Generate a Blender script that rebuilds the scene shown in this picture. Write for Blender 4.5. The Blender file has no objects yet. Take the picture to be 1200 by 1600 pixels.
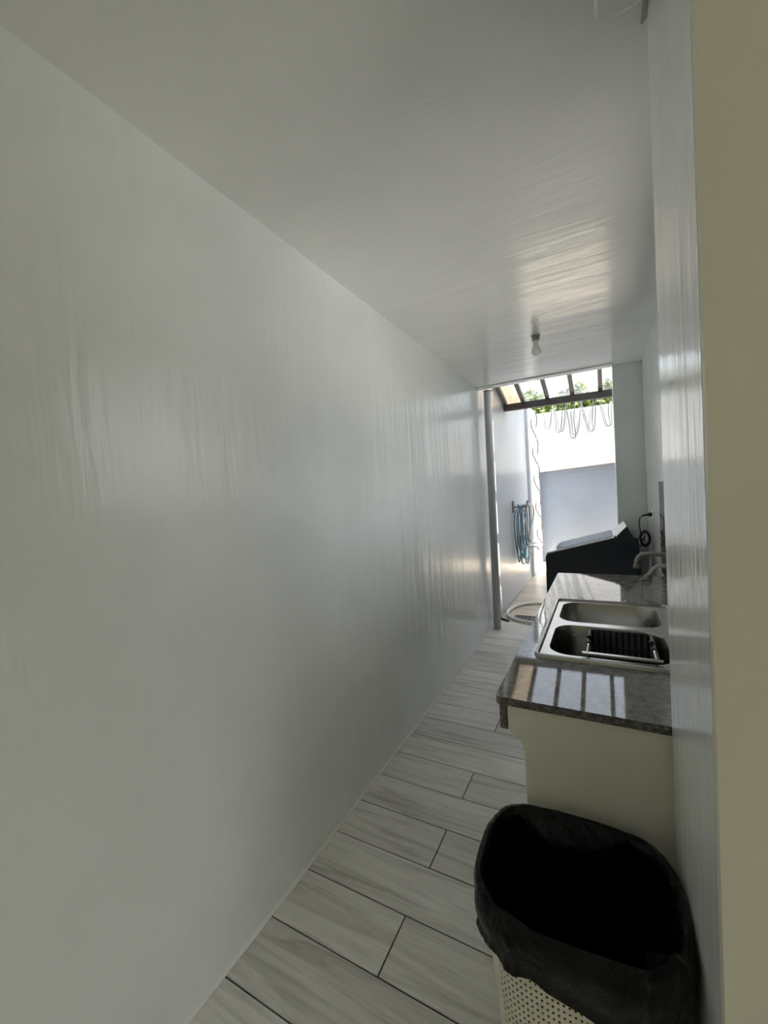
import bpy, bmesh, math, random
from mathutils import Vector, Matrix
from mathutils import noise as mnoise

scene = bpy.context.scene
col = scene.collection
random.seed(7)

# ------------------------------------------------------------------ camera
YAW, PITCH, ROLL, FPX = 0.4946, -0.0358, -0.0596, 638.31
cy, sy, cp, sp = math.cos(YAW), math.sin(YAW), math.cos(PITCH), math.sin(PITCH)
cr, sr = math.cos(ROLL), math.sin(ROLL)
fw = Vector((-sy * cp, cy * cp, sp))
rt = Vector((cy, sy, 0))
up = rt.cross(fw)
r2, u2 = cr * rt + sr * up, -sr * rt + cr * up
cam_data = bpy.data.cameras.new('camera')
cam_data.sensor_fit = 'VERTICAL'
cam_data.sensor_height = 36.0
cam_data.lens = FPX / 1600 * 36.0
cam_data.clip_start = 0.02
cam = bpy.data.objects.new('camera', cam_data)
col.objects.link(cam)
M3 = Matrix((r2, u2, -fw)).transposed()
cam.matrix_world = Matrix.Translation((1.0811, 0, 1.4404)) @ M3.to_4x4()
scene.camera = cam

# ------------------------------------------------------------------ sky, sun, exposure
SUN = Vector((0.50, -0.085, 0.857)).normalized()
world = bpy.data.worlds.new('sky')
scene.world = world
world.use_nodes = True
wn = world.node_tree
wn.nodes.clear()
wo = wn.nodes.new('ShaderNodeOutputWorld')
wb = wn.nodes.new('ShaderNodeBackground')
ws = wn.nodes.new('ShaderNodeTexSky')
ws.sky_type = 'NISHITA'
ws.sun_disc = False
ws.sun_elevation = math.asin(SUN.z)
ws.sun_rotation = math.atan2(SUN.x, SUN.y)
ws.altitude = 0
ws.air_density = 1.0
ws.dust_density = 3.0
ws.ozone_density = 1.0
whs = wn.nodes.new('ShaderNodeHueSaturation')
whs.inputs['Saturation'].default_value = 0.38
wn.links.new(ws.outputs[0], whs.inputs['Color'])
wn.links.new(whs.outputs[0], wb.inputs[0])
wb.inputs[1].default_value = 0.30
wn.links.new(wb.outputs[0], wo.inputs[0])
sun_data = bpy.data.lights.new('sun', 'SUN')
sun_data.energy = 14.0
sun_data.angle = math.radians(0.53)
sun_data.color = (1.0, 0.94, 0.85)
sun = bpy.data.objects.new('sun', sun_data)
col.objects.link(sun)
sun.location = (4, 5, 9)
sun.rotation_euler = SUN.to_track_quat('Z', 'Y').to_euler()
vs = scene.view_settings
vs.view_transform = 'Standard'
vs.look = 'None'
vs.exposure = 1.2
vs.gamma = 1.0
vs.use_curve_mapping = False
scene.cycles.use_denoising = True
scene.cycles.max_bounces = 12
scene.cycles.diffuse_bounces = 8
scene.cycles.glossy_bounces = 6
scene.cycles.transparent_max_bounces = 12
scene.cycles.sample_clamp_indirect = 6.0
scene.cycles.caustics_reflective = False
scene.cycles.caustics_refractive = False


# ------------------------------------------------------------------ materials
def hexc(r, g, b):
    f = lambda c: (c / 255 / 12.92) if c / 255 <= 0.04045 else ((c / 255 + 0.055) / 1.055) ** 2.4
    return (f(r), f(g), f(b), 1)


class Mat:
    def __init__(self, name, color=(.8, .8, .8, 1), rough=.5, metal=0., spec=.5):
        self.m = bpy.data.materials.new(name)
        self.m.use_nodes = True
        self.t = self.m.node_tree
        self.p = self.t.nodes['Principled BSDF']
        self.p.inputs['Base Color'].default_value = color
        self.p.inputs['Roughness'].default_value = rough
        self.p.inputs['Metallic'].default_value = metal
        self.p.inputs['Specular IOR Level'].default_value = spec
        self.out = self.t.nodes['Material Output']

    def n(self, kind, **kw):
        nd = self.t.nodes.new(kind)
        for k, v in kw.items():
            if hasattr(nd, k):
                setattr(nd, k, v)
            else:
                nd.inputs[k].default_value = v
        return nd

    def l(self, a, b):
        self.t.links.new(a, b)

    def coords(self, scale=(1, 1, 1), which='Object'):
        tc = self.n('ShaderNodeTexCoord')
        mp = self.n('ShaderNodeMapping')
        mp.inputs['Scale'].default_value = scale
        self.l(tc.outputs[which], mp.inputs['Vector'])
        return mp.outputs['Vector']

    def noise(self, vec, scale, detail=3, rough=.5, dist=0.):
        nz = self.n('ShaderNodeTexNoise')
        nz.inputs['Scale'].default_value = scale
        nz.inputs['Detail'].default_value = detail
        nz.inputs['Roughness'].default_value = rough
        nz.inputs['Distortion'].default_value = dist
        self.l(vec, nz.inputs['Vector'])
        return nz.outputs['Fac']

    def ramp(self, fac, stops):
        rp = self.n('ShaderNodeValToRGB')
        el = rp.color_ramp.elements
        while len(el) < len(stops):
            el.new(0.5)
        for e, (p, c) in zip(el, stops):
            e.position = p
            e.color = c
        self.l(fac, rp.inputs['Fac'])
        return rp.outputs['Color']

    def bump(self, fac, strength, dist):
        b = self.n('ShaderNodeBump')
        b.inputs['Strength'].default_value = strength
        b.inputs['Distance'].default_value = dist
        self.l(fac, b.inputs['Height'])
        self.l(b.outputs['Normal'], self.p.inputs['Normal'])
        return b

    def base(self, c):
        self.l(c, self.p.inputs['Base Color'])
        return self


def g(v, a=1):
    return (v, v, v, a)


def paint(name, c, rough, bscale, bdist, spec=.5, mott=.06):
    m = Mat(name, c, rough, 0, spec)
    v = m.coords((1, 1, 1))
    f = m.noise(v, 1.1, 4, .55)
    lo = tuple(x * (1 - mott) for x in c[:3]) + (1,)
    hi = tuple(min(1, x * (1 + mott)) for x in c[:3]) + (1,)
    m.base(m.ramp(f, [(.35, lo), (.65, hi)]))
    v2 = m.coords(bscale)
    a = m.noise(v2, 1.0, 3, .55, .3)
    v3 = m.coords(tuple(s * .22 for s in bscale))
    b = m.noise(v3, 1.0, 2, .5)
    ad = m.n('ShaderNodeMath', operation='MULTIPLY_ADD')
    m.l(b, ad.inputs[0])
    ad.inputs[1].default_value = 2.2
    m.l(a, ad.inputs[2])
    m.bump(ad.outputs[0], 1.0, bdist)
    return m.m


M = {}
M['wall'] = paint('cool_white_gloss_paint', (.775, .81, .80, 1), .22, (20, 14, 1.5), .0040, .5)
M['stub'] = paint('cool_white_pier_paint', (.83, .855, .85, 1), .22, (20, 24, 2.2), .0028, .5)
M['ceil'] = paint('white_gloss_ceiling_paint', (.90, .905, .895, 1), .18, (1.5, 11, 10), .0040, .5, .04)
M['cream'] = paint('cream_wall_paint', (.76, .74, .62, 1), .5, (9, 9, 3), .0006, .3)
M['outer'] = paint('white_masonry_paint', (.80, .82, .85, 1), .7, (3, 7, 16), .004, .3)
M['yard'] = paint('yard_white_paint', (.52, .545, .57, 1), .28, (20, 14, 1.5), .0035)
M['upper'] = paint('white_wall_render', (.62, .62, .61, 1), .7, (3, 7, 16), .003, .3)
M['shadewall'] = paint('white_masonry_in_shade', (.205, .24, .295, 1), .6, (3, 7, 16), .004, .3)  # white wall; its bluish shade is put into the base colour
M['panelp'] = paint('cream_panel_paint', (.80, .775, .67, 1), .5, (10, 10, 10), .0004, .3)
M['cabinet'] = Mat('cabinet_white', (.72, .71, .66, 1), .4).m

def plank(mname, tint):
    m = Mat(mname, (.5, .5, .48, 1), .33)
    oi = m.n('ShaderNodeObjectInfo')
    tc = m.n('ShaderNodeTexCoord')
    va = m.n('ShaderNodeVectorMath', operation='MULTIPLY_ADD')
    m.l(oi.outputs['Random'], va.inputs[0])
    va.inputs[1].default_value = (37, 61, 17)
    m.l(tc.outputs['Object'], va.inputs[2])
    mp = m.n('ShaderNodeMapping')
    mp.inputs['Scale'].default_value = (1.4, 17, 1)
    m.l(va.outputs[0], mp.inputs['Vector'])
    f1 = m.noise(mp.outputs[0], 1.0, 6, .62, 1.1)
    c1 = m.ramp(f1, [(.27, (.36, .345, .31, 1)), (.40, (.60, .585, .54, 1)), (.52, (.75, .735, .685, 1)), (.75, (.82, .805, .765, 1))])
    mp2 = m.n('ShaderNodeMapping')
    mp2.inputs['Scale'].default_value = (5, 90, 1)
    m.l(va.outputs[0], mp2.inputs['Vector'])
    f2 = m.noise(mp2.outputs[0], 1.0, 4, .6)
    c2 = m.ramp(f2, [(.3, g(.86)), (.6, g(1.0))])
    mx = m.n('ShaderNodeMix', data_type='RGBA', blend_type='MULTIPLY')
    mx.inputs['Factor'].default_value = 1
    m.l(c1, mx.inputs['A'])
    m.l(c2, mx.inputs['B'])
    hs = m.n('ShaderNodeHueSaturation')
    mr = m.n('ShaderNodeMapRange')
    mr.inputs['To Min'].default_value = .88
    mr.inputs['To Max'].default_value = 1.08
    m.l(oi.outputs['Random'], mr.inputs['Value'])
    m.l(mr.outputs[0], hs.inputs['Value'])
    m.l(mx.outputs['Result'], hs.inputs['Color'])
    tn = m.n('ShaderNodeMix', data_type='RGBA', blend_type='MULTIPLY')
    tn.inputs['Factor'].default_value = 1
    m.l(hs.outputs['Color'], tn.inputs['A'])
    tn.inputs['B'].default_value = tint
    m.base(tn.outputs['Result'])
    m.bump(f2, .5, .0006)
    return m.m


M['tile'] = plank('plank_tile', (1, 1, 1, 1))
M['tile_yard'] = plank('beige_plank_tile', (.86, .76, .65, 1))

m = Mat('dark_grout', (.06, .06, .055, 1), .9)
v = m.coords()
m.base(m.ramp(m.noise(v, 30), [(.3, g(.04)), (.7, g(.10))]))
M['grout'] = m.m

m = Mat('concrete_ground', (.5, .49, .46, 1), .85)
v = m.coords()
m.base(m.ramp(m.noise(v, 2.5, 6), [(.3, g(.42)), (.7, (.55, .54, .51, 1))]))
M['concrete'] = m.m

m = Mat('polished_grey_granite', (.2, .2, .19, 1), .035, 0, .85)
v = m.coords()
f = m.noise(v, 210, 4, .7)
f2 = m.noise(v, 45, 3, .6)
mm = m.n('ShaderNodeMath', operation='MULTIPLY_ADD')
m.l(f2, mm.inputs[0])
mm.inputs[1].default_value = .5
m.l(f, mm.inputs[2])
m.base(m.ramp(mm.outputs[0], [(.55, (.075, .072, .068, 1)), (.72, (.20, .195, .185, 1)), (.84, (.28, .275, .26, 1)), (.97, (.42, .41, .39, 1))]))
M['granite'] = m.m
m = Mat('rough_granite_edge', (.2, .2, .19, 1), .45, 0, .4)
v = m.coords()
f = m.noise(v, 90, 4, .75)
m.base(m.ramp(f, [(.38, (.04, .037, .033, 1)), (.52, (.13, .12, .11, 1)), (.66, (.30, .28, .25, 1))]))
m.bump(f, .6, .002)
M['graniteedge'] = m.m

m = Mat('brushed_stainless_steel', (.44, .43, .40, 1), .24, 1.0)
v = m.coords((2, 40, 40))
f = m.noise(v, 1, 3)
rr = m.n('ShaderNodeMapRange')
rr.inputs['To Min'].default_value = .22
rr.inputs['To Max'].default_value = .30
m.l(f, rr.inputs['Value'])
m.l(rr.outputs[0], m.p.inputs['Roughness'])
M['steel'] = m.m
M['chrome'] = Mat('chrome', (.8, .8, .8, 1), .12, 1).m
M['greymetal'] = Mat('dull_grey_metal', (.36, .36, .34, 1), .38, .7).m
M['blackplastic'] = Mat('black_plastic', (.012, .012, .013, 1), .35).m
M['darkplastic'] = Mat('dark_grey_plastic', (.13, .132, .135, 1), .45).m
M['washer'] = Mat('dark_navy_enamel', (.009, .014, .026, 1), .30).m
m = Mat('smoked_glass_lid', (.02, .022, .026, 1), .05, 0, .8)
M['lid'] = m.m
M['silver'] = Mat('silver_trim', (.72, .73, .74, 1), .28, .3).m
M['whiteplastic'] = Mat('white_plastic', (.78, .78, .74, 1), .4).m
M['beigeplastic'] = Mat('cream_bin_plastic', (.74, .71, .60, 1), .42).m
M['greyhose'] = Mat('pale_grey_hose', (.66, .65, .60, 1), .45).m
M['bluehose'] = Mat('blue_grey_hose', (.17, .30, .36, 1), .35).m
M['tealhose'] = Mat('turquoise_hose', (.05, .42, .48, 1), .35).m
M['paintpipe'] = Mat('grey_painted_pipe', (.46, .48, .49, 1), .38).m
M['caulk'] = Mat('white_caulk', (.80, .80, .77, 1), .6).m
M['beam'] = Mat('dark_brown_steel', (.035, .03, .028, 1), .5).m
M['rafter'] = Mat('grey_steel_rafter', (.07, .066, .062, 1), .45).m
M['wire'] = Mat('galvanised_wire', (.10, .10, .11, 1), .55, .3).m
M['bulb'] = Mat('frosted_bulb', (.78, .76, .72, 1), .25).m
M['socketblk'] = Mat('grey_lampholder', (.30, .30, .28, 1), .5).m
m = Mat('black_bin_bag', (.0025, .0027, .0027, 1), .22, 0, .22)
v = m.coords((1, 1, .7))
f = m.noise(v, 17, 6, .62, 1.6)
m.bump(f, .9, .012)
M['bag'] = m.m


def sheet(name, tint, trans):
    m = Mat(name, tint, .25)
    tb = m.n('ShaderNodeBsdfTransparent')
    tb.inputs[0].default_value = tint
    tl = m.n('ShaderNodeBsdfTranslucent')
    tl.inputs[0].default_value = tint
    gl = m.n('ShaderNodeBsdfGlossy')
    gl.inputs['Roughness'].default_value = .15
    a = m.n('ShaderNodeMixShader')
    v = m.coords((9, 3, 1))
    f = m.noise(v, 1.5, 4, .65)
    mr = m.n('ShaderNodeMapRange')
    mr.inputs['From Min'].default_value = .35
    mr.inputs['From Max'].default_value = .7
    mr.inputs['To Min'].default_value = trans - .15
    mr.inputs['To Max'].default_value = trans + .3
    m.l(f, mr.inputs['Value'])
    m.l(mr.outputs[0], a.inputs[0])
    m.l(tb.outputs[0], a.inputs[1])
    m.l(tl.outputs[0], a.inputs[2])
    b = m.n('ShaderNodeMixShader')
    b.inputs[0].default_value = .05
    m.l(a.outputs[0], b.inputs[1])
    m.l(gl.outputs[0], b.inputs[2])
    m.l(b.outputs[0], m.out.inputs['Surface'])
    return m.m


M['sheet'] = sheet('clear_roof_sheet', (.94, .95, .94, 1), .15)
M['amber'] = sheet('amber_roof_sheet', (.92, .70, .46, 1), .45)
m = Mat('leaf', (.12, .22, .05, 1), .5)
oi = m.n('ShaderNodeNewGeometry')
m.base(m.ramp(oi.outputs['Random Per Island'], [(.0, (.05, .09, .025, 1)), (.6, (.16, .25, .06, 1)), (1., (.42, .46, .12, 1))]))
M['leaf'] = m.m
m = Mat('fill_window_glass')
tb = m.n('ShaderNodeBsdfTransparent')
gl = m.n('ShaderNodeBsdfGlossy')
gl.inputs['Roughness'].default_value = .02
fr = m.n('ShaderNodeFresnel')
a = m.n('ShaderNodeMixShader')
m.l(fr.outputs[0], a.inputs[0])
m.l(tb.outputs[0], a.inputs[1])
m.l(gl.outputs[0], a.inputs[2])
m.l(a.outputs[0], m.out.inputs['Surface'])
M['glass'] = m.m
M['bark'] = Mat('bark', (.12, .09, .06, 1), .9).m


# ------------------------------------------------------------------ helpers
def link(name, bm, mat, parent=None, smooth=False, bevel=0., kind=None, loc=None):
    me = bpy.data.meshes.new(name)
    bmesh.ops.recalc_face_normals(bm, faces=bm.faces[:])
    bm.to_mesh(me)
    bm.free()
    for mt in (mat if isinstance(mat, (list, tuple)) else [mat]):
        me.materials.append(mt)
    if smooth:
        for p in me.polygons:
            p.use_smooth = True
    o = bpy.data.objects.new(name, me)
    col.objects.link(o)
    if bevel:
        b = o.modifiers.new('bevel', 'BEVEL')
        b.width = bevel
        b.segments = 2
        b.limit_method = 'ANGLE'
        b.angle_limit = math.radians(40)
        for p in me.polygons:
            p.use_smooth = True
        w = o.modifiers.new('wn', 'WEIGHTED_NORMAL')
        w.keep_sharp = True
    if parent is not None:
        o.parent = parent
        o.matrix_parent_inverse = Matrix.Translation(-parent.location)
    if kind:
        o['kind'] = kind
    return o


def tag(o, label, cat, group=None):
    o['label'] = label
    o['category'] = cat
    if group:
        o['group'] = group
    return o


def thing(name, label, cat, loc, group=None):
    o = bpy.data.objects.new(name, None)
    o.empty_display_size = .1
    col.objects.link(o)
    o.location = loc
    return tag(o, label, cat, group)


def struct(name, bm, mat, **kw):
    return link(name, bm, mat, kind='structure', **kw)


def B():
    return bmesh.new()


def box(bm, x0, y0, z0, x1, y1, z1):
    vs = [bm.verts.new(p) for p in ((x0, y0, z0), (x1, y0, z0), (x1, y1, z0), (x0, y1, z0), (x0, y0, z1), (x1, y0, z1), (x1, y1, z1), (x0, y1, z1))]
    for f in ((0, 3, 2, 1), (4, 5, 6, 7), (0, 1, 5, 4), (1, 2, 6, 5), (2, 3, 7, 6), (3, 0, 4, 7)):
        bm.faces.new([vs[i] for i in f])
    return bm


def obox(bm, c, ax, ay, az):
    """oriented box: centre and three half-axis vectors"""
    c, ax, ay, az = Vector(c), Vector(ax), Vector(ay), Vector(az)
    vs = []
    for sz in (-1, 1):
        for a, b in ((-1, -1), (1, -1), (1, 1), (-1, 1)):
            vs.append(bm.verts.new(c + a * ax + b * ay + sz * az))
    for f in ((0, 3, 2, 1), (4, 5, 6, 7), (0, 1, 5, 4), (1, 2, 6, 5), (2, 3, 7, 6), (3, 0, 4, 7)):
        bm.faces.new([vs[i] for i in f])
    return bm


def prism(bm, pts, axis, a, b):
    """extrude a 2-D polygon along axis 'x','y' or 'z' from a to b"""
    def mk(p, t):
        return {'x': (t, p[0], p[1]), 'y': (p[0], t, p[1]), 'z': (p[0], p[1], t)}[axis]
    v0 = [bm.verts.new(mk(p, a)) for p in pts]
    v1 = [bm.verts.new(mk(p, b)) for p in pts]
    bm.faces.new(v0[::-1])
    bm.faces.new(v1)
    n = len(pts)
    for i in range(n):
        bm.faces.new((v0[i], v0[(i + 1) % n], v1[(i + 1) % n], v1[i]))
    return bm


def smoothpath(pts, sub=6, closed=False):
    P = [Vector(p) for p in pts]
    out = []
    n = len(P)
    rng = range(n if closed else n - 1)
    for i in rng:
        p0 = P[(i - 1) % n] if closed or i > 0 else P[i]
        p1, p2 = P[i], P[(i + 1) % n]
        p3 = P[(i + 2) % n] if closed or i + 2 < n else p2
        for k in range(sub):
            t = k / sub
            out.append(.5 * ((2 * p1) + (p2 - p0) * t + (2 * p0 - 5 * p1 + 4 * p2 - p3) * t * t + (3 * p1 - p0 - 3 * p2 + p3) * t ** 3))
    if not closed:
        out.append(P[-1])
    return out


def tube(bm, path, r, seg=8, closed=False, cap=True):
    n = len(path)
    rings = []
    prev = None
    for i, p in enumerate(path):
        p = Vector(p)
        a = Vector(path[(i - 1) % n] if closed or i > 0 else path[i])
        b = Vector(path[(i + 1) % n] if closed or i < n - 1 else path[i])
        t = (b - a).normalized()
        if prev is None:
            ref = Vector((0, 0, 1)) if abs(t.z) < .9 else Vector((1, 0, 0))
            u = t.cross(ref).normalized()
        else:
            u = (prev - t * prev.dot(t)).normalized()
        prev = u
        w = t.cross(u)
        rad = r[i] if isinstance(r, (list, tuple)) else r
        rings.append([bm.verts.new(p + rad * (math.cos(2 * math.pi * k / seg) * u + math.sin(2 * math.pi * k / seg) * w)) for k in range(seg)])
    m = n if closed else n - 1
    for i in range(m):
        A, Bq = rings[i], rings[(i + 1) % n]
        for k in range(seg):
            bm.faces.new((A[k], A[(k + 1) % seg], Bq[(k + 1) % seg], Bq[k]))
    if cap and not closed:
        bm.faces.new(rings[0][::-1])
        bm.faces.new(rings[-1])
    return bm


def lathe(bm, prof, c, seg=20, axis='z'):
    """prof: list of (radius, height); closed at the ends where radius is 0"""
    rings = []
    for r, h in prof:
        ring = []
        for k in range(1 if r == 0 else seg):
            a = 2 * math.pi * k / seg
            q = {'z': (r * math.cos(a), r * math.sin(a), h), 'x': (h, r * math.cos(a), r * math.sin(a)), 'y': (r * math.cos(a), h, r * math.sin(a))}[axis]
            ring.append(bm.verts.new(Vector(c) + Vector(q)))
        rings.append(ring)
    for A, Bq in zip(rings, rings[1:]):
        for k in range(seg):
            a0, a1 = A[k % len(A)], A[(k + 1) % len(A)]
            b0, b1 = Bq[k % len(Bq)], Bq[(k + 1) % len(Bq)]
            vs = [a0]
            for q in (a1, b1, b0):
                if q not in vs:
                    vs.append(q)
            if len(vs) > 2:
                bm.faces.new(vs)
    return bm


def rrect(x0, y0, x1, y1, r, n=5):
    pts = []
    for cx, cy_, a0 in ((x1 - r, y1 - r, 0), (x0 + r, y1 - r, 90), (x0 + r, y0 + r, 180), (x1 - r, y0 + r, 270)):
        for k in range(n + 1):
            a = math.radians(a0 + 90 * k / n)
            pts.append((cx + r * math.cos(a), cy_ + r * math.sin(a)))
    return pts


def bridge(bm, A, Bq):
    n = len(A)
    for i in range(n):
        bm.faces.new((A[i], A[(i + 1) % n], Bq[(i + 1) % n], Bq[i]))


# ------------------------------------------------------------------ setting
H = 2.48
XR = 1.41            # right wall of the passage
struct('ground', box(B(), -9, -12, -.30, 12, 22, -.04), M['concrete'])
floor = struct('floor', box(B(), -.02, -2.4, -.04, 5.0, 8.6, -.0035), M['grout'])
bm = B()
box(bm, -.20, -2.4, -.04, 0, 4.25, H)
w = struct('wall_left', bm, M['wall'])
bm = B()
box(bm, -.20, 4.25, -.04, 0, 8.35, 2.86)
struct('wall_left_yard', bm, M['yard'])
bm = B()
box(bm, 0, 6.96, 0, .045, 7.14, 2.80)
struct('trim_1', bm, M['paintpipe'], bevel=.004)
# right side: near pier with its cream room face, recessed wall, far pier
bm = B()
box(bm, 1.205, .71, -.04, 1.40, 1.152, H)
struct('wall_right_pier', bm, M['stub'])
bm = B()
box(bm, 1.2055, .69, -.04, 5.0, .7099, H)
struct('wall_room_side', bm, M['cream'])
bm = B()
WA, WB, WZ0, WZ1 = 1.26, 2.80, 1.46, 2.40      # added window over the sink, unseen, to brighten the passage
box(bm, XR, .72, -.04, 1.60, 4.2, WZ0)
box(bm, XR, .72, WZ1, 1.60, 4.2, H)
box(bm, XR, .72, WZ0, 1.60, WA, WZ1)
box(bm, XR, WB, WZ0, 1.60, 4.2, WZ1)
struct('wall_right', bm, M['wall'])
bm = B()
for a, b, c, d in ((WA, WA + .04, WZ0, WZ1), (WB - .04, WB, WZ0, WZ1), (WA + .04, WB - .04, WZ0, WZ0 + .04), (WA + .04, WB - .04, WZ1 - .04, WZ1), ((WA + WB) / 2 - .02, (WA + WB) / 2 + .02, WZ0 + .04, WZ1 - .04)):
    box(bm, 1.50, a, c, 1.54, b, d)
win = struct('fill_window_1', bm, M['paintpipe'])
for a, b in ((WA + .04, (WA + WB) / 2 - .02), ((WA + WB) / 2 + .02, WB - .04)):
    link('pane', box(B(), 1.518, a, WZ0 + .04, 1.522, b, WZ1 - .04), M['glass'], win)
bm = B()
box(bm, 1.186, 4.2, -.04, 1.60, 4.5, H)
struct('wall_far_pier', bm, M['wall'])
bm = B()
box(bm, XR, 4.5, -.04, 5.0, 6.9, 5.6)  # added unseen wing, sized to keep direct sun off the yard
struct('wall_wing_sunblock', bm, M['outer'])
# room behind the viewer, with an added end window to brighten the passage
bm = B()
box(bm, -.2, -2.6, -.04, 5.0, -2.4, H)
struct('wall_back', bm, M['cream'])
bm = B()
box(bm, 5.0, -2.6, -.04, 5.2, -1.3, H)
box(bm, 5.0, -1.3, -.04, 5.2, .30, .85)
box(bm, 5.0, .30, -.04, 5.2, .71, H)
box(bm, 5.0, -1.3, 2.15, 5.2, .30, H)
struct('wall_room_end', bm, M['cream'])
bm = B()
box(bm, -.2, -2.6, H, 5.2, .71, 2.90)
box(bm, -.2, .71, H, 3.0, 4.2, 2.90)  # eave carried out past the added window to block direct sun
struct('ceiling', bm, M['ceil'])
bm = B()
box(bm, 0.0, 4.10, H - .012, 1.186, 4.2, H)
struct('trim_2', bm, M['ceil'], bevel=.005)
bm = B()
box(bm, -.1, -2.6, 2.90, 5.2, .71, 5.6)
box(bm, -.1, .71, 2.90, 1.6, 4.19, 5.6)
struct('wall_upper_storey', bm, M['outer'])
# boundary wall across the yard: thick upper band set forward to shade the recessed lower face
bm = B()
prism(bm, [(-.2, 1.728), (5.0, 2.03), (5.0, 2.845), (-.2, 2.845)], 'y', 8.30, 8.75)
struct('wall_far_upper', bm, M['upper'], bevel=.012)
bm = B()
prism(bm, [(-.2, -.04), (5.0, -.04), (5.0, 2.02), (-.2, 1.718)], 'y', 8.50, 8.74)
struct('wall_far', bm, M['shadewall'])
# caulk line where left wall meets floor
bm = B()
rr_ = random.Random(3)
n = 60
ys = [-.4 + (4.22 + .4) * i / n for i in range(n + 1)]
lo = [bm.verts.new((.0005, y, .004 + .010 + .003 * rr_.random())) for y in ys]
hi = [bm.verts.new((.006 + .004 * rr_.random(), y, .0015)) for y in ys]
for i in range(n):
    bm.faces.new((lo[i], lo[i + 1], hi[i + 1], hi[i]))
struct('trim_3', bm, M['caulk'])

# floor tiles, each its own plank
JOINT = {}
tile_cache = {}


def tile(x0, y0, x1, y1):
    gp = .0024
    wv, hv = x1 - x0 - 2 * gp, y1 - y0 - 2 * gp
    key = (round(wv, 3), round(hv, 3), y0 > 4.5)
    me = tile_cache.get(key)
    if me is None:
        bm = B()
        b = .0012
        lower = [bm.verts.new((x, y, -.004)) for x, y in ((-wv / 2, -hv / 2), (wv / 2, -hv / 2), (wv / 2, hv / 2), (-wv / 2, hv / 2))]
        mid = [bm.verts.new((x, y, -b)) for x, y in ((-wv / 2, -hv / 2), (wv / 2, -hv / 2), (wv / 2, hv / 2), (-wv / 2, hv / 2))]
        top = [bm.verts.new((x, y, 0)) for x, y in ((-wv / 2 + b, -hv / 2 + b), (wv / 2 - b, -hv / 2 + b), (wv / 2 - b, hv / 2 - b), (-wv / 2 + b, hv / 2 - b))]
        bridge(bm, lower, mid)
        bridge(bm, mid, top)
        bm.faces.new(top)
        bmesh.ops.recalc_face_normals(bm, faces=bm.faces[:])
        me = bpy.data.meshes.new('tile')
        bm.to_mesh(me)
        bm.free()
        me.materials.append(M['tile_yard' if y0 > 4.5 else 'tile'])
        tile_cache[key] = me
    o = bpy.data.objects.new('tile', me)
    o.location = ((x0 + x1) / 2, (y0 + y1) / 2, 0)
    col.objects.link(o)
    o.parent = floor


TY0 = .79
rt_ = random.Random(11)
for k in range(-8, 38):
    y0 = TY0 + .2 * k
    y1 = y0 + .2
    if y0 > 8.45:
        break
    y1 = min(y1, 8.5)
    joints = {1: .43, 3: .437, 5: .443, 8: .455}
    xmax = 1.41 if y0 > .5 else 4.2
    if y0 > 6.9:
        xmax = 2.6
    if k in joints:
        j = joints[k]
    elif k < 8:
        j = 1.03
    else:
        j = (.46 if k % 2 == 0 else 1.05) + rt_.uniform(-.02, .02)
    xs = [0.0]
    x = j
    while x < xmax:
        xs.append(x)
        x += 1.2
    xs.append(xmax)
    for a, b in zip(xs, xs[1:]):
        if b - a > .02:
            # keep the drain opening free
            if a < .14 < b and 4.5 < (y0 + y1) / 2 < 4.75:
                tile(a, y0, .14, y1)
                continue
            if y0 > .5 and 4.5 < (y0 + y1) / 2 < 4.75 and a >= .14 and a < .8:
                continue
            tile(a, y0, b, y1)

# ------------------------------------------------------------------ kitchen base
cab = thing('cabinet_unit', 'cream-painted base cabinet with notched side panel under the granite worktop', 'cabinet', (1.13, 2.08, 0))
bm = B()
prof = [(.815, .826), (.815, .752), (.822, .742), (.836, .736), (.848, .726), (.855, .708), (.858, .68), (.858, .001), (1.404, .001), (1.404, .826)]
prism(bm, prof, 'y', 1.168, 1.192)
link('side_panel', bm, M['panelp'], cab, bevel=.002)
bm = B()
prism(bm, prof, 'y', 2.98, 3.004)
link('side_panel', bm, M['panelp'], cab, bevel=.002)
for i in range(3):
    a, b = 1.20 + .595 * i, 1.20 + .595 * (i + 1) - .006
    d = link('door', box(B(), .862, a, .09, .880, b, .72), M['cabinet'], cab, bevel=.003)
link('plinth', box(B(), .90, 1.194, .001, .916, 2.978, .086), M['cabinet'], cab)
link('base_board', box(B(), .918, 1.194, .07, 1.40, 2.978, .086), M['cabinet'], cab)

# worktop with opening for the sink
wt = thing('worktop', 'polished grey granite worktop holding the double steel sink', 'countertop', (1.10, 2.08, .826))
SX0, SX1, SY0, SY1 = .842, 1.33, 1.478, 2.29
bm = B()
o_ = rrect(.785, 1.157, 1.405, 3.02, .012, 3)
i_ = rrect(SX0 + .02, SY0 + .02, SX1 - .02, SY1 - .02, .012, 3)
OT = [bm.verts.new((x, y, .850)) for x, y in o_]
IT = [bm.verts.new((x, y, .850)) for x, y in i_]
bridge(bm, OT, IT)
OB = [bm.verts.new((x, y, .827)) for x, y in o_]
IB = [bm.verts.new((x, y, .827)) for x, y in i_]
bridge(bm, OB, IB)
bridge(bm, OT, OB)
bridge(bm, IT, IB)
for f in bm.faces:
    if abs(f.calc_center_median().z - .8385) < .004:
        f.material_index = 1
link('slab', bm, [M['granite'], M['graniteedge']], wt)
link('front_apron', box(B(), .793, 1.166, .752, .8145, 3.006, .8265), M['graniteedge'], wt, bevel=.002)
link('backsplash', box(B(), 1.3955, 1.16, .851, 1.4095, 3.17, 1.437), M['granite'], wt, bevel=.002)

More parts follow.
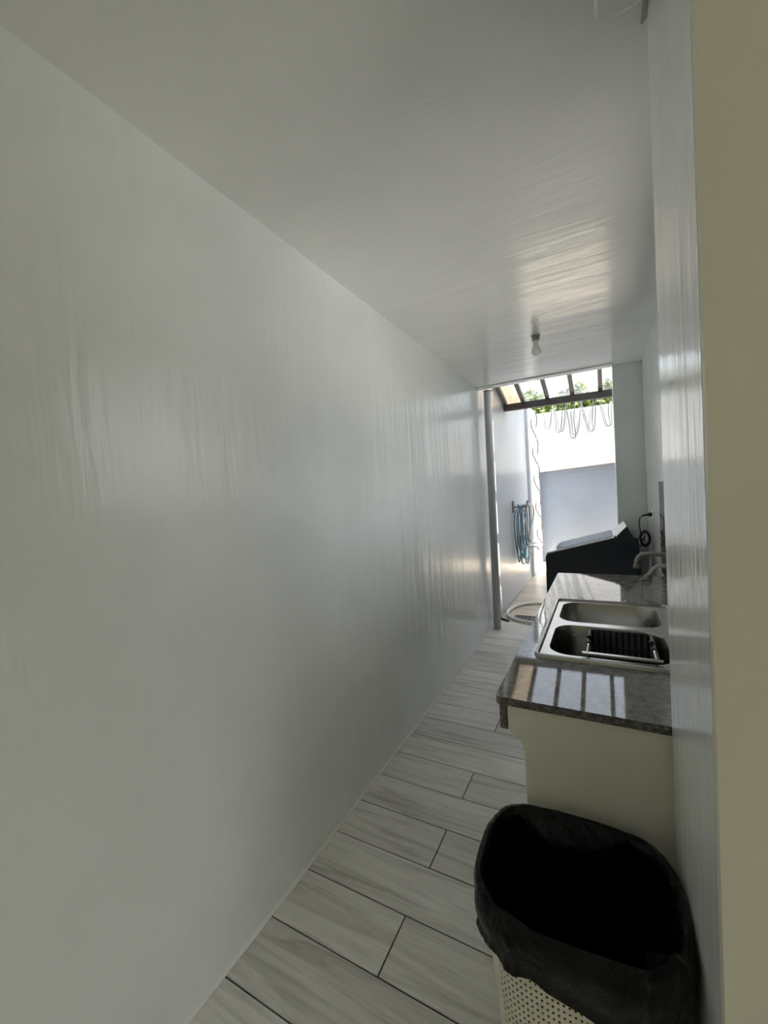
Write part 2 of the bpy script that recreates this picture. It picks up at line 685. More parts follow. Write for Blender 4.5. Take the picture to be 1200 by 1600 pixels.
# ------------------------------------------------------------------ sink
sk = thing('kitchen_sink', 'double-bowl stainless steel sink set in the granite worktop', 'sink', (1.086, 1.88, .851))
ZT = .856
bm = B()
# outer lip, groove, inner deck with two bowls
lip = [(0.0, .8506), (0.004, .860), (.014, .8615), (.019, .853), (.027, .853)]
rings = []
for d, z in lip:
    pts = rrect(SX0 + d, SY0 + d, SX1 - d, SY1 - d, max(.012, .035 - d), 4)
    rings.append([bm.verts.new((x, y, z)) for x, y in pts])
for a, b in zip(rings, rings[1:]):
    bridge(bm, a, b)
bowls = [(.884, 1.528, 1.262, 1.872), (.884, 1.918, 1.272, 2.248)]
inner = rings[-1]
dx0, dy0, dx1, dy1 = SX0 + .027, SY0 + .027, SX1 - .027, SY1 - .027
ym = 1.895
# deck: two half plates each with a bowl opening
edges_outer = {}
for bi, (x0, y0, x1, y1) in enumerate(bowls):
    oy0, oy1 = (dy0, ym) if bi == 0 else (ym, dy1)
    opn = rrect(x0, y0, x1, y1, .075, 6)
    # outer boundary points matched by direction
    cx, cy_ = (x0 + x1) / 2, (y0 + y1) / 2
    out = []
    for (px, py) in opn:
        ddx, ddy = px - cx, py - cy_
        t = 1e9
        if ddx > 1e-9:
            t = min(t, (dx1 - cx) / ddx)
        if ddx < -1e-9:
            t = min(t, (dx0 - cx) / ddx)
        if ddy > 1e-9:
            t = min(t, (oy1 - cy_) / ddy)
        if ddy < -1e-9:
            t = min(t, (oy0 - cy_) / ddy)
        out.append((cx + ddx * t, cy_ + ddy * t))
    OV = [bm.verts.new((x, y, .853)) for x, y in out]
    IV = [bm.verts.new((x, y, .853)) for x, y in opn]
    bridge(bm, OV, IV)
    for cxx, cyy in ((dx0, oy0), (dx1, oy0), (dx1, oy1), (dx0, oy1)):
        # fill each corner with a small triangle
        best = sorted(range(len(out)), key=lambda i: (out[i][0] - cxx) ** 2 + (out[i][1] - cyy) ** 2)
        for i in range(len(out)):
            a, b = out[i], out[(i + 1) % len(out)]
            on_a = (abs(a[0] - cxx) < 1e-6, abs(a[1] - cyy) < 1e-6)
            on_b = (abs(b[0] - cxx) < 1e-6, abs(b[1] - cyy) < 1e-6)
            if (on_a[0] and on_b[1] and not on_b[0] and not on_a[1]) or (on_a[1] and on_b[0] and not on_a[0] and not on_b[1]):
                cv = bm.verts.new((cxx, cyy, .853))
                bm.faces.new((OV[i], OV[(i + 1) % len(out)], cv))
bmesh.ops.remove_doubles(bm, verts=bm.verts[:], dist=.0004)
link('rim', bm, M['steel'], sk, smooth=False)
for (x0, y0, x1, y1) in bowls:
    bm = B()
    rs = []
    for d, z, r in ((0, .853, .075), (.003, .845, .075), (.012, .72, .072), (.018, .69, .066), (.04, .675, .05), (.12, .672, .03)):
        rs.append([bm.verts.new((x, y, z)) for x, y in rrect(x0 + d, y0 + d, x1 - d, y1 - d, r, 6)])
    for a, b in zip(rs, rs[1:]):
        bridge(bm, a, b)
    bm.faces.new(rs[-1])
    b_ = link('bowl', bm, M['steel'], sk, smooth=True)
    bm = B()
    lathe(bm, [(.045, .0), (.043, .004), (.03, .002), (.0, .001)], ((x0 + x1) / 2, (y0 + y1) / 2, .6725), 20)
    link('drain', bm, M['chrome'], b_, smooth=True)

# dish rack hanging in the near bowl
rk = thing('dish_rack', 'black plastic draining basket with chrome arms set in the nearer sink bowl', 'dish rack', (1.115, 1.70, .74))
bm = B()
x0, x1, y0, y1, zb, zt = 1.012, 1.222, 1.556, 1.846, .735, .848
# basket frame: rim bar, floor bars and slats
tube(bm, [(x, y, zt) for x, y in rrect(x0, y0, x1, y1, .02, 4)], .005, 6, closed=True)
tube(bm, [(x, y, zb) for x, y in rrect(x0 + .01, y0 + .01, x1 - .01, y1 - .01, .02, 4)], .004, 6, closed=True)
tube(bm, [(x, y, (zb + zt) / 2 - .01) for x, y in rrect(x0 + .005, y0 + .005, x1 - .005, y1 - .005, .02, 4)], .004, 6, closed=True)
link('basket_frame', bm, M['blackplastic'], rk, smooth=True)
bm = B()
for q in ((x0 + .003, y1 - .0020, x1 - .003, y1 + .0000), (x0 + .003, y0 - .0000, x1 - .003, y0 + .0020), (x0 - .0000, y0 + .003, x0 + .0020, y1 - .003), (x1 - .0020, y0 + .003, x1 + .0000, y1 - .003)):
    box(bm, q[0], q[1], zb, q[2], q[3], zt)
link('basket_wall', bm, M['blackplastic'], rk)
slat_n = 9
for i in range(slat_n):
    x = x0 + .02 + (x1 - x0 - .04) * i / (slat_n - 1)
    for yy in (y1 - .004, y0 + .004):
        link('slat', box(B(), x - .0065, yy - .002, zb, x + .0065, yy + .002, zt), M['darkplastic'], rk)
for i in range(9):
    y = y0 + .03 + (y1 - y0 - .06) * i / 8
    for xx in (x0 + .004, x1 - .004):
        link('slat', box(B(), xx - .002, y - .008, zb, xx + .002, y + .008, zt), M['darkplastic'], rk)
bm = B()
box(bm, x0 + .003, y0 + .003, zb - .004, x1 - .003, y1 - .003, zb - .0022)
for i in range(8):
    y = y0 + .03 + (y1 - y0 - .06) * i / 7
    box(bm, x0 + .01, y - .006, zb - .002, x1 - .01, y + .006, zb + .002)
for i in range(5):
    x = x0 + .03 + (x1 - x0 - .06) * i / 4
    box(bm, x - .004, y0 + .01, zb - .0025, x + .004, y1 - .01, zb + .0025)
link('basket_base', bm, M['blackplastic'], rk)
for x in (1.014, 1.214):
    bm = B()
    tube(bm, [(x, 1.545, .866), (x, 1.62, .864), (x, 1.72, .860)], .0050, 8)
    a_ = link('arm', bm, M['chrome'], rk, smooth=True)
    bm = B()
    tube(bm, [(x, 1.63, .8635), (x, 1.65, .863)], .0075, 8)
    link('collar', bm, M['blackplastic'], a_, smooth=True)
    bm = B()
    tube(bm, [(x, 1.708, .861), (x, 1.728, .860)], .0085, 8)
    link('collar', bm, M['blackplastic'], a_, smooth=True)
bm = B()
obox(bm, (1.113, 1.535, .8645), (.118, 0, 0), (0, .009, 0), (0, 0, .0035))
link('front_rail', bm, M['steel'], rk, bevel=.002)

# ------------------------------------------------------------------ tap on the right wall
fc = thing('faucet', 'grey metal wall tap with long bent spout above the far sink bowl', 'tap', (1.395, 2.25, 1.10))
bm = B()
FY = 2.25
sp_ = smoothpath([(1.385, FY, 1.098), (1.33, FY, 1.099), (1.265, FY, 1.103), (1.228, FY, 1.098), (1.210, FY, 1.075), (1.206, FY, 1.045)], 5)
tube(bm, sp_, .0105, 10)
tube(bm, [(1.2063, FY, 1.052), (1.206, FY, 1.034)], .0135, 10)
link('spout', bm, M['greymetal'], fc, smooth=True)
bm = B()
lathe(bm, [(0, 0), (.03, 0), (.03, .006), (.016, .012), (.016, .03), (0, .03)], (1.3955, FY, 1.098), 16, 'x')
for v in bm.verts:
    v.co.x = 2 * 1.3955 - v.co.x
link('flange', bm, M['greymetal'], fc, smooth=True)
bm = B()
p2 = smoothpath([(1.375, FY, 1.06), (1.345, FY, 1.045), (1.315, FY, 1.049), (1.285, FY, 1.043), (1.262, FY, 1.018), (1.250, FY, .998)], 5)
tube(bm, p2, .009, 10)
tube(bm, [(1.375, FY, 1.06), (1.385, FY, 1.09)], .011, 10)
link('side_spout', bm, M['greyhose'], fc, smooth=True)
bm = B()
lathe(bm, [(0, -.014), (.010, -.014), (.014, -.004), (.014, .008), (.009, .016), (0, .017)], (1.247, FY, .990), 12)
link('spray_head', bm, M['greymetal'], fc, smooth=True)
bm = B()
obox(bm, (1.238, FY - .005, .985), (.020, 0, .004), (0, .004, 0), (0, 0, .004))
link('lever', bm, M['greymetal'], fc, bevel=.002)

# ------------------------------------------------------------------ washing machine
wm = thing('washing_machine', 'dark navy top-loading washing machine with pale reflective lid past the worktop', 'washing machine', (.97, 3.88, 0))
WY0, WY1 = 3.60, 4.17
bm = B()
prism(bm, [(.632, .03), (1.312, .03), (1.305, .95), (1.300, 1.020), (1.268, 1.026), (1.158, 1.022), (.66, .893), (.643, .884), (.637, .86)], 'y', WY0, WY1)
link('body', bm, M['washer'], wm, bevel=.006)
bm = B()
sl = (1.023 - .893) / (1.158 - .66)
prism(bm, [(.645, .889), (.652, .905), (.668, .909), (1.150, 1.034), (1.152, 1.022), (.66, .894)], 'y', WY0 - .003, WY1 + .003)
link('lid_frame', bm, M['silver'], wm, bevel=.003)
bm = B()
pts = rrect(.705, WY0 + .03, 1.135, WY1 - .03, .05, 5)
T_ = [bm.verts.new((x, y, .909 + (x - .668) * (1.034 - .909) / (1.150 - .668) + .004)) for x, y in pts]
Bt = [bm.verts.new((x, y, .909 + (x - .668) * (1.034 - .909) / (1.150 - .668) - .004)) for x, y in pts]
bm.faces.new(T_)
bridge(bm, T_, Bt)
link('lid', bm, M['lid'], wm)
bm = B()
prism(bm, [(1.156, 1.024), (1.228, 1.107), (1.270, 1.030), (1.270, 1.022)], 'y', WY0, WY1)
cpn = link('control_panel', bm, M['washer'], wm, bevel=.002)
bm = B()
prism(bm, [(1.153, 1.028), (1.1505, 1.031), (1.2255, 1.112), (1.229, 1.109)], 'y', WY0 + .002, WY1 - .002)
link('panel_face', bm, M['silver'], cpn)
bm = B()
obox(bm, (1.150, WY0 - .002, 1.018), (.004, 0, 0), (0, .003, 0), (-.005, 0, .022))
link('lid_hinge', bm, M['blackplastic'], wm)
for x in (.67, 1.27):
    for y in (WY0 + .05, WY1 - .05):
        bm = B()
        lathe(bm, [(0, 0), (.025, 0), (.022, .032), (0, .032)], (x, y, .0), 12)
        link('foot', bm, M['blackplastic'], wm)
bm = B()
tube(bm, smoothpath([(1.385, 3.685, 1.190), (1.345, 3.69, 1.181), (1.322, 3.70, 1.165), (1.316, 3.70, 1.12), (1.322, 3.70, 1.05), (1.325, 3.70, 1.02)], 6), .0042, 6)
c = Vector((1.350, 3.70, 1.005))
loop = []
for i in range(84):
    a = i / 84 * 2 * math.pi * 4
    rr = .040 + .006 * math.sin(i * .37)
    loop.append(c + Vector((.75 * rr * math.cos(a), .008 * math.sin(i * .21), 1.35 * rr * math.sin(a))))
tube(bm, loop, .0052, 6)
tube(bm, smoothpath([(1.322, 3.70, 1.03), (1.312, 3.70, 1.008), (1.335, 3.70, .992), (1.349, 3.70, 1.03)], 4), .006, 6)
tube(bm, smoothpath([(1.345, 3.70, .96), (1.32, 3.70, .95), (1.305, 3.74, .93)], 4), .0045, 6)
cord = link('power_cord', bm, M['blackplastic'], wm, smooth=True)
bm = B()
box(bm, 1.374, 3.672, 1.176, 1.399, 3.698, 1.204)
obox(bm, (1.356, 3.687, 1.186), (.020, 0, .003), (0, .006, 0), (0, 0, .007))
link('plug', bm, M['blackplastic'], cord, bevel=.003)
bm = B()
tube(bm, smoothpath([(1.30, 3.80, .98), (1.345, 3.77, 1.0), (1.375, 3.75, .96), (1.380, 3.74, .85), (1.380, 3.74, .70), (1.378, 3.74, .30), (1.37, 3.74, .05)], 6), .012, 8)
link('inlet_hose', bm, M['greyhose'], wm, smooth=True)

so = thing('wall_socket', 'white wall socket with a black plug, on right wall above the washing machine', 'socket', (1.41, 3.685, 1.19))
bm = B()
pts = rrect(3.645, 1.148, 3.725, 1.232, .008, 3)
prism(bm, pts, 'x', 1.400, 1.4098)
link('plate', bm, M['whiteplastic'], so, bevel=.002)

# ------------------------------------------------------------------ hose on the floor, drain
bm = B()
hp = smoothpath([(.95, 4.62, .022), (.60, 4.50, .022), (.37, 4.47, .022), (.17, 4.56, .022), (.060, 4.72, .022), (.060, 4.95, .022), (.13, 5.15, .022), (.26, 5.26, .022), (.45, 5.26, .022), (.70, 5.15, .022), (.95, 4.90, .022)], 7)
tube(bm, hp, .019, 10)
tag(link('drain_hose', bm, M['greyhose'], None, smooth=True), 'pale grey hose looped on floor beyond the worktop', 'hose')
dr = thing('floor_drain', 'dark floor drain channel partly ringed by grey hose loop', 'drain', (.47, 4.63, -.02))
bm = B()
box(bm, .143, 4.592, -.0030, .80, 4.788, -.0028)
link('channel', bm, M['beam'], dr)
bm = B()
box(bm, .142, 4.592, -.003, .80, 4.602, .002)
box(bm, .142, 4.776, -.003, .80, 4.787, .002)
box(bm, .142, 4.602, -.003, .152, 4.776, .002)
link('frame', bm, M['darkplastic'], dr)
for i in range(16):
    x = .16 + i * .04
    link('grate_bar', box(B(), x, 4.603, -.0027, x + .012, 4.775, .001), M['darkplastic'], dr)
# black end piece by the wall corner
bm = B()
tube(bm, smoothpath([(.02, 4.60, .012), (.035, 4.56, .012), (.075, 4.53, .012), (.12, 4.50, .011)], 4), .011, 8)
tag(link('rubber_strip', bm, M['blackplastic'], None, smooth=True), 'short black rubber strip on floor at left wall by hose loop', 'rubber strip')

# ------------------------------------------------------------------ vertical pipe at passage end
pp = thing('drain_pipe', 'grey painted pipe standing full height at left wall end', 'pipe', (.058, 4.24, 0))
bm = B()
tube(bm, [(.058, 4.24, .0), (.066, 4.24, 1.2), (.073, 4.24, 2.467)], .038, 20)
link('pipe', bm, M['paintpipe'], pp, smooth=True)
bm = B()
tube(bm, [(.073, 4.24, 2.452), (.073, 4.24, 2.46)], .0395, 20)
obox(bm, (.125, 4.225, 2.455), (.016, 0, 0), (0, .004, 0), (0, 0, .003))
link('clamp', bm, M['darkplastic'], pp)

# ------------------------------------------------------------------ garden hose on its hanger, wall tap
hg = thing('hose_hanger', 'dark hose hanger fixed to left yard wall', 'hanger', (0, 5.8, 1.25))
bm = B()
box(bm, .001, 5.62, 1.13, .016, 5.72, 1.29)
link('wall_plate', bm, M['greymetal'], hg, bevel=.003)
bm = B()
tube(bm, [(.016, 5.67, 1.205), (.175, 5.67, 1.205)], .011, 10)
link('saddle', bm, M['darkplastic'], hg, bevel=.003)
bm = B()
obox(bm, (.178, 5.67, 1.215), (.006, 0, 0), (0, .06, 0), (.018, 0, .075))
link('outer_flange', bm, M['darkplastic'], hg, bevel=.003)

rr_ = random.Random(5)
gh = thing('garden_hose', 'coiled blue-grey garden hose hung on the left yard wall', 'hose', (.09, 5.8, .5))
bm = B()
path = []
NL = 8
for i in range(NL * 16):
    t = i / 16
    a = 2 * math.pi * t
    k = int(t)
    lw = [.20, .25, .17, .28, .22, .19, .26, .15, .24][k % 9]
    lh = [.36, .33, .39, .30, .37, .40, .34, .28, .38][k % 9]
    yy = 5.80 + .06 * math.sin(k * 2.1) + lw * math.sin(a)
    zz = 1.228 - lh + lh * math.cos(a)
    xx = .035 + .13 * ((k * 5) % 9) / 9 + .012 * math.sin(a + k)
    path.append(Vector((xx, yy, zz)))
path = smoothpath(path[::2], 4)
tube(bm, path, .0085, 8)
link('coil', bm, M['bluehose'], gh, smooth=True)
bm = B()
big = []
for i in range(14):
    a = 2 * math.pi * i / 14
    big.append((.16 + .02 * math.sin(a * 2), 5.98 + .30 * math.sin(a + .25), .985 + .235 * math.cos(a)))
tube(bm, smoothpath(big, 5, True), .011, 8, closed=True)
big = []
for i in range(14):
    a = 2 * math.pi * i / 14
    big.append((.13 + .02 * math.cos(a * 2), 6.02 + .34 * math.sin(a - .2), .93 + .30 * math.cos(a)))
tube(bm, smoothpath(big, 5, True), .011, 8, closed=True)
link('loose_loop', bm, M['greyhose'], gh, smooth=True)
bm = B()
tube(bm, smoothpath([(.12, 5.55, .60), (.13, 5.62, .53), (.13, 5.70, .58), (.12, 5.72, .66)], 5), .014, 8)
link('turquoise_end', bm, M['tealhose'], gh, smooth=True)
bm = B()
tube(bm, smoothpath([(.10, 5.60, .85), (.10, 5.55, .60), (.09, 5.65, .46), (.08, 5.95, .40), (.07, 6.35, .45), (.06, 6.75, .50)], 6), .010, 8)
link('feed_run', bm, M['bluehose'], gh, smooth=True)

wt_ = thing('wall_tap', 'small metal garden tap low on the left yard wall', 'tap', (0, 6.80, .52))
bm = B()
tube(bm, [(.0, 6.80, .52), (.075, 6.80, .52)], .014, 10)
tube(bm, [(.055, 6.80, .475), (.055, 6.80, .56)], .015, 10)
tube(bm, smoothpath([(.06, 6.80, .52), (.10, 6.83, .515), (.13, 6.86, .49), (.14, 6.87, .455)], 4), .012, 10)
link('valve_body', bm, M['greymetal'], wt_, smooth=True)
bm = B()
obox(bm, (.085, 6.80, .572), (.045, 0, .005), (0, .010, 0), (0, 0, .006))
link('lever', bm, M['greymetal'], wt_, bevel=.002)

# ------------------------------------------------------------------ ceiling lamp
lp = thing('ceiling_lamp', 'bare frosted bulb in a plain holder on the glossy ceiling', 'lamp', (.712, 3.008, H))
bm = B()
lathe(bm, [(0, 0), (.030, 0), (.030, -.006), (.0245, -.009), (.0245, -.030), (.020, -.038), (0, -.038)], (.712, 3.008, H), 20)
link('lampholder', bm, M['socketblk'], lp, smooth=False, bevel=.001)
bm = B()
pr_ = [(.0175, -.036), (.0175, -.052), (.0180, -.068), (.0235, -.084), (.0295, -.097), (.0315, -.108), (.0300, -.118), (.0245, -.128), (.0145, -.135), (0, -.1375)]
lathe(bm, pr_, (.712, 3.008, H), 24)
link('bulb', bm, M['bulb'], lp, smooth=True)

# white junction box and cable on the ceiling by the near pier
jb = thing('junction_box', 'white plastic box on the ceiling by the near pier, at top edge', 'box', (1.15, .93, H))
bm = B()
prism(bm, rrect(1.100, .80, 1.190, 1.072, .018, 4), 'z', H - .040, H)
link('cover', bm, M['whiteplastic'], jb, bevel=.008)
bm = B()
tube(bm, [(1.1985, .75, 2.472), (1.198, .9, 2.468), (1.1975, 1.05, 2.469), (1.195, 1.147, 2.470)], .0035, 6)
tube(bm, [(1.2005, .75, 2.463), (1.200, .9, 2.460), (1.1995, 1.05, 2.461), (1.1985, 1.135, 2.464)], .003, 6)
tag(link('ceiling_cable', bm, M['socketblk'], None, smooth=True), 'thin twin cable running along ceiling corner over the near pier', 'cable')

# ------------------------------------------------------------------ bin and liner
cxb, cyb = .995, .943


def sup(a, hx, hy, e=3.2):
    c, s = math.cos(a), math.sin(a)
    return (math.copysign(abs(c) ** (2 / e), c) * hx, math.copysign(abs(s) ** (2 / e), s) * hy)


tb = thing('waste_bin', 'cream perforated plastic waste bin by the cabinet side panel', 'bin', (cxb, cyb, 0))
bm = B()


def binp(u, z, off=0.):
    hx = .152 + (.190 - .152) * z / .57 + off
    hy = .122 + (.160 - .122) * z / .57 + off
    x, y = sup(u, hx, hy)
    return Vector((cxb + x, cyb + y, z))


# equal arc length samples round the bin
NU = 112
us = [2 * math.pi * i / 2000 for i in range(2001)]
L = [0]
for a, b in zip(us, us[1:]):
    L.append(L[-1] + (binp(a, .4) - binp(b, .4)).length)
U = []
j = 0
for i in range(NU):
    t = L[-1] * i / NU
    while L[j + 1] < t:
        j += 1
    U.append(us[j] + (us[j + 1] - us[j]) * (t - L[j]) / max(1e-9, L[j + 1] - L[j]))
NZ = 40
Z = [.012 + (.57 - .012) * k / NZ for k in range(NZ + 1)]
grid = [[bm.verts.new(binp(u, z)) for z in Z] for u in U]
for i in range(NU):
    i2 = (i + 1) % NU
    um = U[i] + ((U[i2] - U[i]) % (2 * math.pi)) / 2
    nrm = Vector((math.cos(um), math.sin(um)))
    c_ = binp(um, .4) - Vector((cxb, cyb, .4))
    front = c_.y < -.12 and abs(c_.x) < .155
    back = c_.y > .12 and abs(c_.x) < .155
    for k in range(NZ):
        q = [grid[i][k], grid[i2][k], grid[i2][k + 1], grid[i][k + 1]]
        if (front or back) and 3 <= k <= NZ - 4:
            zc = (Z[k] + Z[k + 1]) / 2
            hole = []
            P00, P10, P11, P01 = [v.co.copy() for v in q]
            for t in range(8):
                a = math.radians(225 + 45 * t)
                uu, vv = .5 + .27 * math.cos(a) + .07 * math.sin(a), .5 + .25 * math.sin(a)
                hole.append(bm.verts.new(P00 * (1 - uu) * (1 - vv) + P10 * uu * (1 - vv) + P11 * uu * vv + P01 * (1 - uu) * vv))
            for s_ in range(4):
                bm.faces.new((q[s_], q[(s_ + 1) % 4], hole[(2 * s_ + 2) % 8], hole[2 * s_ + 1], hole[2 * s_]))
        else:
            bm.faces.new(q)
bm.faces.new([grid[i][0] for i in range(NU)][::-1])
o = link('bin_body', bm, M['beigeplastic'], tb)
s_ = o.modifiers.new('shell', 'SOLIDIFY')
s_.thickness = .0018
s_.offset = -1

bm = B()
NA = 240
# profile: (offset from the bin wall, z, wrinkle size); inside bottom -> rim -> outside hem
key = [(-.05, .06, .010), (-.016, .12, .008), (-.012, .25, .008), (-.010, .38, .008), (-.009, .46, .009), (-.008, .53, .008), (-.006, .580, .004), (.003, .594, .0025), (.014, .590, .003), (.019, .567, .005), (.021, .545, .007), (.020, .525, .008), (.018, .508, .008), (.020, .490, .009)]
profs = []
for ka, kb in zip(key, key[1:]):
    for q in range(3):
        t = q / 3
        profs.append(tuple(x + (y - x) * t for x, y in zip(ka, kb)))
profs.append(key[-1])
RIM = 21        # row index of the rim crest


def ridged(p):
    v = 0
    amp = .6
    for k in range(4):
        v += amp * (1 - 2.2 * abs(mnoise.noise(p)))
        p = p * 2.1 + Vector((3.1, 1.7, 9.2))
        amp *= .5
    return v - .4


def hump(a, c, w):
    d = (a - c + math.pi) % (2 * math.pi) - math.pi
    return max(0, 1 - (d / w) ** 2) ** 2


rows = []
for pi_, (off, z, wr) in enumerate(profs):
    row = []
    for i in range(NA):
        u = 2 * math.pi * i / NA
        cu, su = math.cos(u), math.sin(u)
        side = 3 if pi_ > RIM else 0
        nz = mnoise.noise(Vector((cu * 2.4, su * 2.4, z * 7 + side)))
        nz2 = ridged(Vector((cu * 2.6, su * 2.6, z * 9 + side)))
        nz3 = mnoise.noise(Vector((cu * 3, su * 3, 31)))
        zz = z
        rimw = max(0, 1 - abs(pi_ - RIM) / 5)
        zz += rimw * (.007 * nz3 + .003 * nz2)
        o_f = off + wr * (1.2 * nz + 1.1 * nz2)
        if pi_ > RIM + 2:
            drop = (pi_ - RIM - 2) / (len(profs) - RIM - 3)
            zz -= drop * (.020 * nz3 + .065 * max(0, math.cos(u + .35)) ** 2 + -.003 * nz2)
            o_f = max(o_f, .007)
        elif pi_ < RIM - 2:
            o_f = min(o_f, -.003)
        # slack tuck inside the back rim and a bunched fold at the front right corner
        inw = max(0, 1 - abs(z - .545) / .045) if pi_ < RIM else 0
        o_f -= .055 * hump(u, 1.75, .62) * inw
        o_f -= .050 * hump(u, -.75, .40) * inw
        zz += .016 * hump(u, -.72, .35) * rimw
        p = binp(u, min(z, .57), o_f)
        p.z = zz
        p.x = min(p.x, 1.2005)
        p.y = min(p.y, 1.1655)
        row.append(bm.verts.new(p))
    rows.append(row)
for a, b in zip(rows, rows[1:]):
    bridge(bm, a, b)
bm.faces.new(rows[0])
o = link('bin_liner', bm, M['bag'], None, smooth=True)
tag(o, 'crumpled black plastic bag lining the cream bin, folded over its rim', 'bin bag')
o = None

# ------------------------------------------------------------------ patio roof
pr0 = thing('patio_roof', 'lean-to roof of translucent sheets on dark steel rafters over the yard', 'roof', (.6, 4.8, 2.5))
RY0, RZ0, RY1, RZ1 = 5.40, 2.52, 4.20, 2.86


def rz(y):
    return RZ0 + (RY0 - y) / (RY0 - RY1) * (RZ1 - RZ0)


bm = B()
prism(bm, [(5.36, 2.440), (5.43, 2.440), (5.43, 2.520), (5.36, 2.520)], 'x', .002, 1.86)
for v in bm.verts:
    v.co.z -= .010 * (v.co.x - .3)
link('beam', bm, M['beam'], pr0, bevel=.003)
xr = [.03, .245, .525, .80, 1.09, 1.38]
for x in xr:
    bm = B()
    vs_ = []
    for y in (RY0 - .04, RY1 + .005):
        z = rz(y)
        for dx, dz in ((-.022, -.03), (.022, -.03), (.022, .02), (-.022, .02)):
            vs_.append(bm.verts.new((x + dx, y, z + dz)))
    bm.faces.new(vs_[:4])
    bm.faces.new(vs_[4:][::-1])
    for i in range(4):
        bm.faces.new((vs_[i], vs_[(i + 1) % 4], vs_[4 + (i + 1) % 4], vs_[4 + i]))
    link('rafter', bm, M['rafter'], pr0)
for i in range(len(xr) - 1):
    bm = B()
    a, b = xr[i], xr[i + 1]
    nseg = 12
    for yk in range(1):
        up_ = []
        dn = []
        for s in range(nseg + 1):
            x = a + (b - a) * s / nseg
            zz = .030 + .006 * math.sin(s * math.pi / 2)
            up_.append([bm.verts.new((x, y, rz(y) + zz)) for y in (RY0 + .10, RY1 + .01)])
        for s in range(nseg):
            bm.faces.new((up_[s][0], up_[s + 1][0], up_[s + 1][1], up_[s][1]))
    o = link('roof_sheet', bm, M['amber'] if i == 0 else M['sheet'], pr0, smooth=True)
    if i == 0:
        o['label'] = 'amber-tinted roof sheet beside the left wall'

# ------------------------------------------------------------------ razor wire on the boundary wall, with its shadows built as wire
rw = thing('razor_wire', 'loops of dark razor wire hanging over top of boundary wall', 'razor wire', (.6, 8.2, 2.85))
loops = [(.14, .284, .214, 2.53), (.327, .467, .397, 2.435), (.36, .52, .44, 2.45), (.542, .668, .638, 2.312), (.60, .76, .67, 2.36), (.784, .966, .919, 2.38), (.80, 1.01, .945, 2.40), (1.077, 1.214, 1.191, 2.445), (1.10, 1.26, 1.215, 2.45)]
rr_ = random.Random(9)


def barbs(bm, path, step, size):
    acc = 0
    for a, b in zip(path, path[1:]):
        acc += (b - a).length
        if acc > step:
            acc = 0
            t = (b - a).normalized()
            s = Vector((t.z, 0, -t.x)) if abs(t.y) < .9 else Vector((1, 0, 0))
            p = (a + b) / 2
            v_ = [bm.verts.new(p + t * size), bm.verts.new(p + s * size * .7), bm.verts.new(p - t * size), bm.verts.new(p - s * size * .7), bm.verts.new(p + Vector((0, size * .3, 0))), bm.verts.new(p - Vector((0, size * .3, 0)))]
            for i in range(4):
                bm.faces.new((v_[i], v_[(i + 1) % 4], v_[4]))
                bm.faces.new((v_[(i + 1) % 4], v_[i], v_[5]))


for li, (xa, xb, xm, zb) in enumerate(loops):
    yo = 8.24 - .02 * (li % 3)
    pts = [(xa - .02, yo + .02, 3.18), (xa - .005, yo, 2.90), (xa + (xm - xa) * .35, yo - .02, zb + (2.9 - zb) * .45), (xm - .04, yo - .03, zb + .035), (xm, yo - .03, zb), (xm + .035, yo - .03, zb + .04), (xb - .01, yo - .02, zb + (2.9 - zb) * .5), (xb + .01, yo, 2.90), (xb + .03, yo + .03, 3.15), ((xa + xb) / 2 + .03, yo + .05, 3.30)]
    path = smoothpath(pts, 8)
    bm = B()
    tube(bm, path, .0068, 5)
    lo_ = link('wire_loop', bm, M['wire'], rw, smooth=True)
    bm = B()
    barbs(bm, path, .045, .015)
    link('barbs', bm, M['wire'], lo_, kind='stuff')
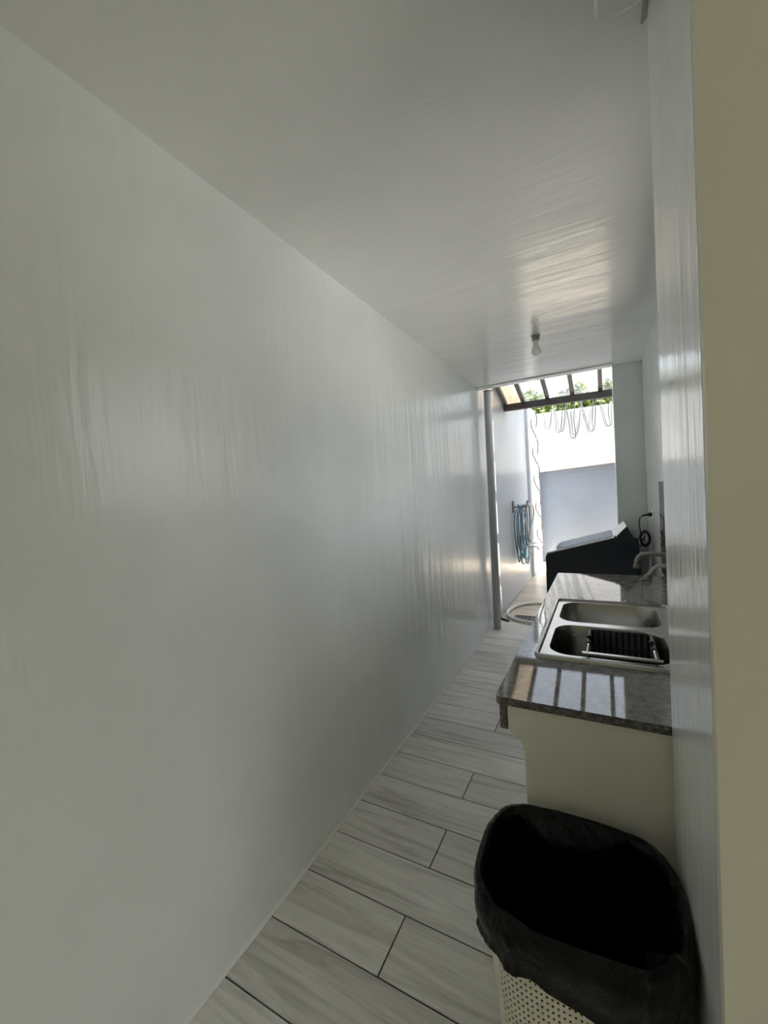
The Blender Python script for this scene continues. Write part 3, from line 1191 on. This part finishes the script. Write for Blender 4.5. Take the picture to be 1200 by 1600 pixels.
# solid strands standing in for the wire's shadow on the left wall
for ph, side in ((0.0, 1), (1.0, -1)):
    pts = []
    for i in range(24):
        t = i / 23
        z = 2.80 - 2.45 * t
        a = ph * math.pi + t * math.pi * 5.2
        pts.append((.055 + .02 * math.sin(a * 2 + 1), 7.66 + .30 * math.sin(a) + .18 * t, z))
    path = smoothpath(pts, 4)
    bm = B()
    tube(bm, path, .0115, 5)
    lo_ = link('shadow_strand', bm, M['wire'], rw, smooth=True)
    bm = B()
    barbs(bm, path, .05, .014)
    link('barbs', bm, M['wire'], lo_, kind='stuff')

# ------------------------------------------------------------------ trees beyond the wall
def tree(x, y, label, h, rx, seed, nl=7000):
    r = random.Random(seed)
    t = thing('tree', label, 'tree', (x, y, -.04), 'trees beyond the boundary wall')
    bm = B()
    tube(bm, smoothpath([(x, y, -.04), (x + .05, y, 1.2), (x - .03, y + .05, 2.3), (x + .02, y, h - .4)], 4), [.09 - .055 * i / 12 for i in range(13)], 8)
    for k in range(5):
        a = k * 1.26 + seed
        tube(bm, smoothpath([(x, y, 1.8 + .2 * k), (x + .3 * rx * math.cos(a), y + .3 * rx * math.sin(a), 2.3 + .2 * k), (x + .7 * rx * math.cos(a), y + .7 * rx * math.sin(a), 2.6 + .2 * k)], 3), .02, 6)
    link('trunk', bm, M['bark'], t, smooth=True)
    bm = B()
    for i in range(nl):
        while True:
            p = Vector((r.uniform(-1, 1), r.uniform(-1, 1), r.uniform(-1, 1)))
            if .25 < p.length < 1:
                break
        lump = .8 + .35 * mnoise.noise(p * 2.3 + Vector((seed, 0, 0)))
        c_ = Vector((x, y, h - 1.0)) + Vector((p.x * rx * lump, p.y * rx * .8 * lump, p.z * 1.0 * lump))
        d = Vector((r.gauss(0, 1), r.gauss(0, 1), r.gauss(0, .6))).normalized()
        e = d.cross(Vector((r.gauss(0, 1), r.gauss(0, 1), r.gauss(0, 1)))).normalized()
        ln, wd = r.uniform(.06, .11), r.uniform(.028, .05)
        q = [c_ - d * ln, c_ + e * wd, c_ + d * ln, c_ - e * wd]
        bm.faces.new([bm.verts.new(v) for v in q])
    link('crown', bm, M['leaf'], t, kind='stuff')


tree(-.42, 10.6, 'leafy green tree beyond boundary wall, leftmost of three', 3.92, .62, 2)
tree(.50, 12.3, 'leafy green tree beyond boundary wall, middle of three', 4.25, .72, 5)
tree(1.35, 10.7, 'leafy green tree beyond boundary wall, rightmost of three', 3.98, .62, 8)
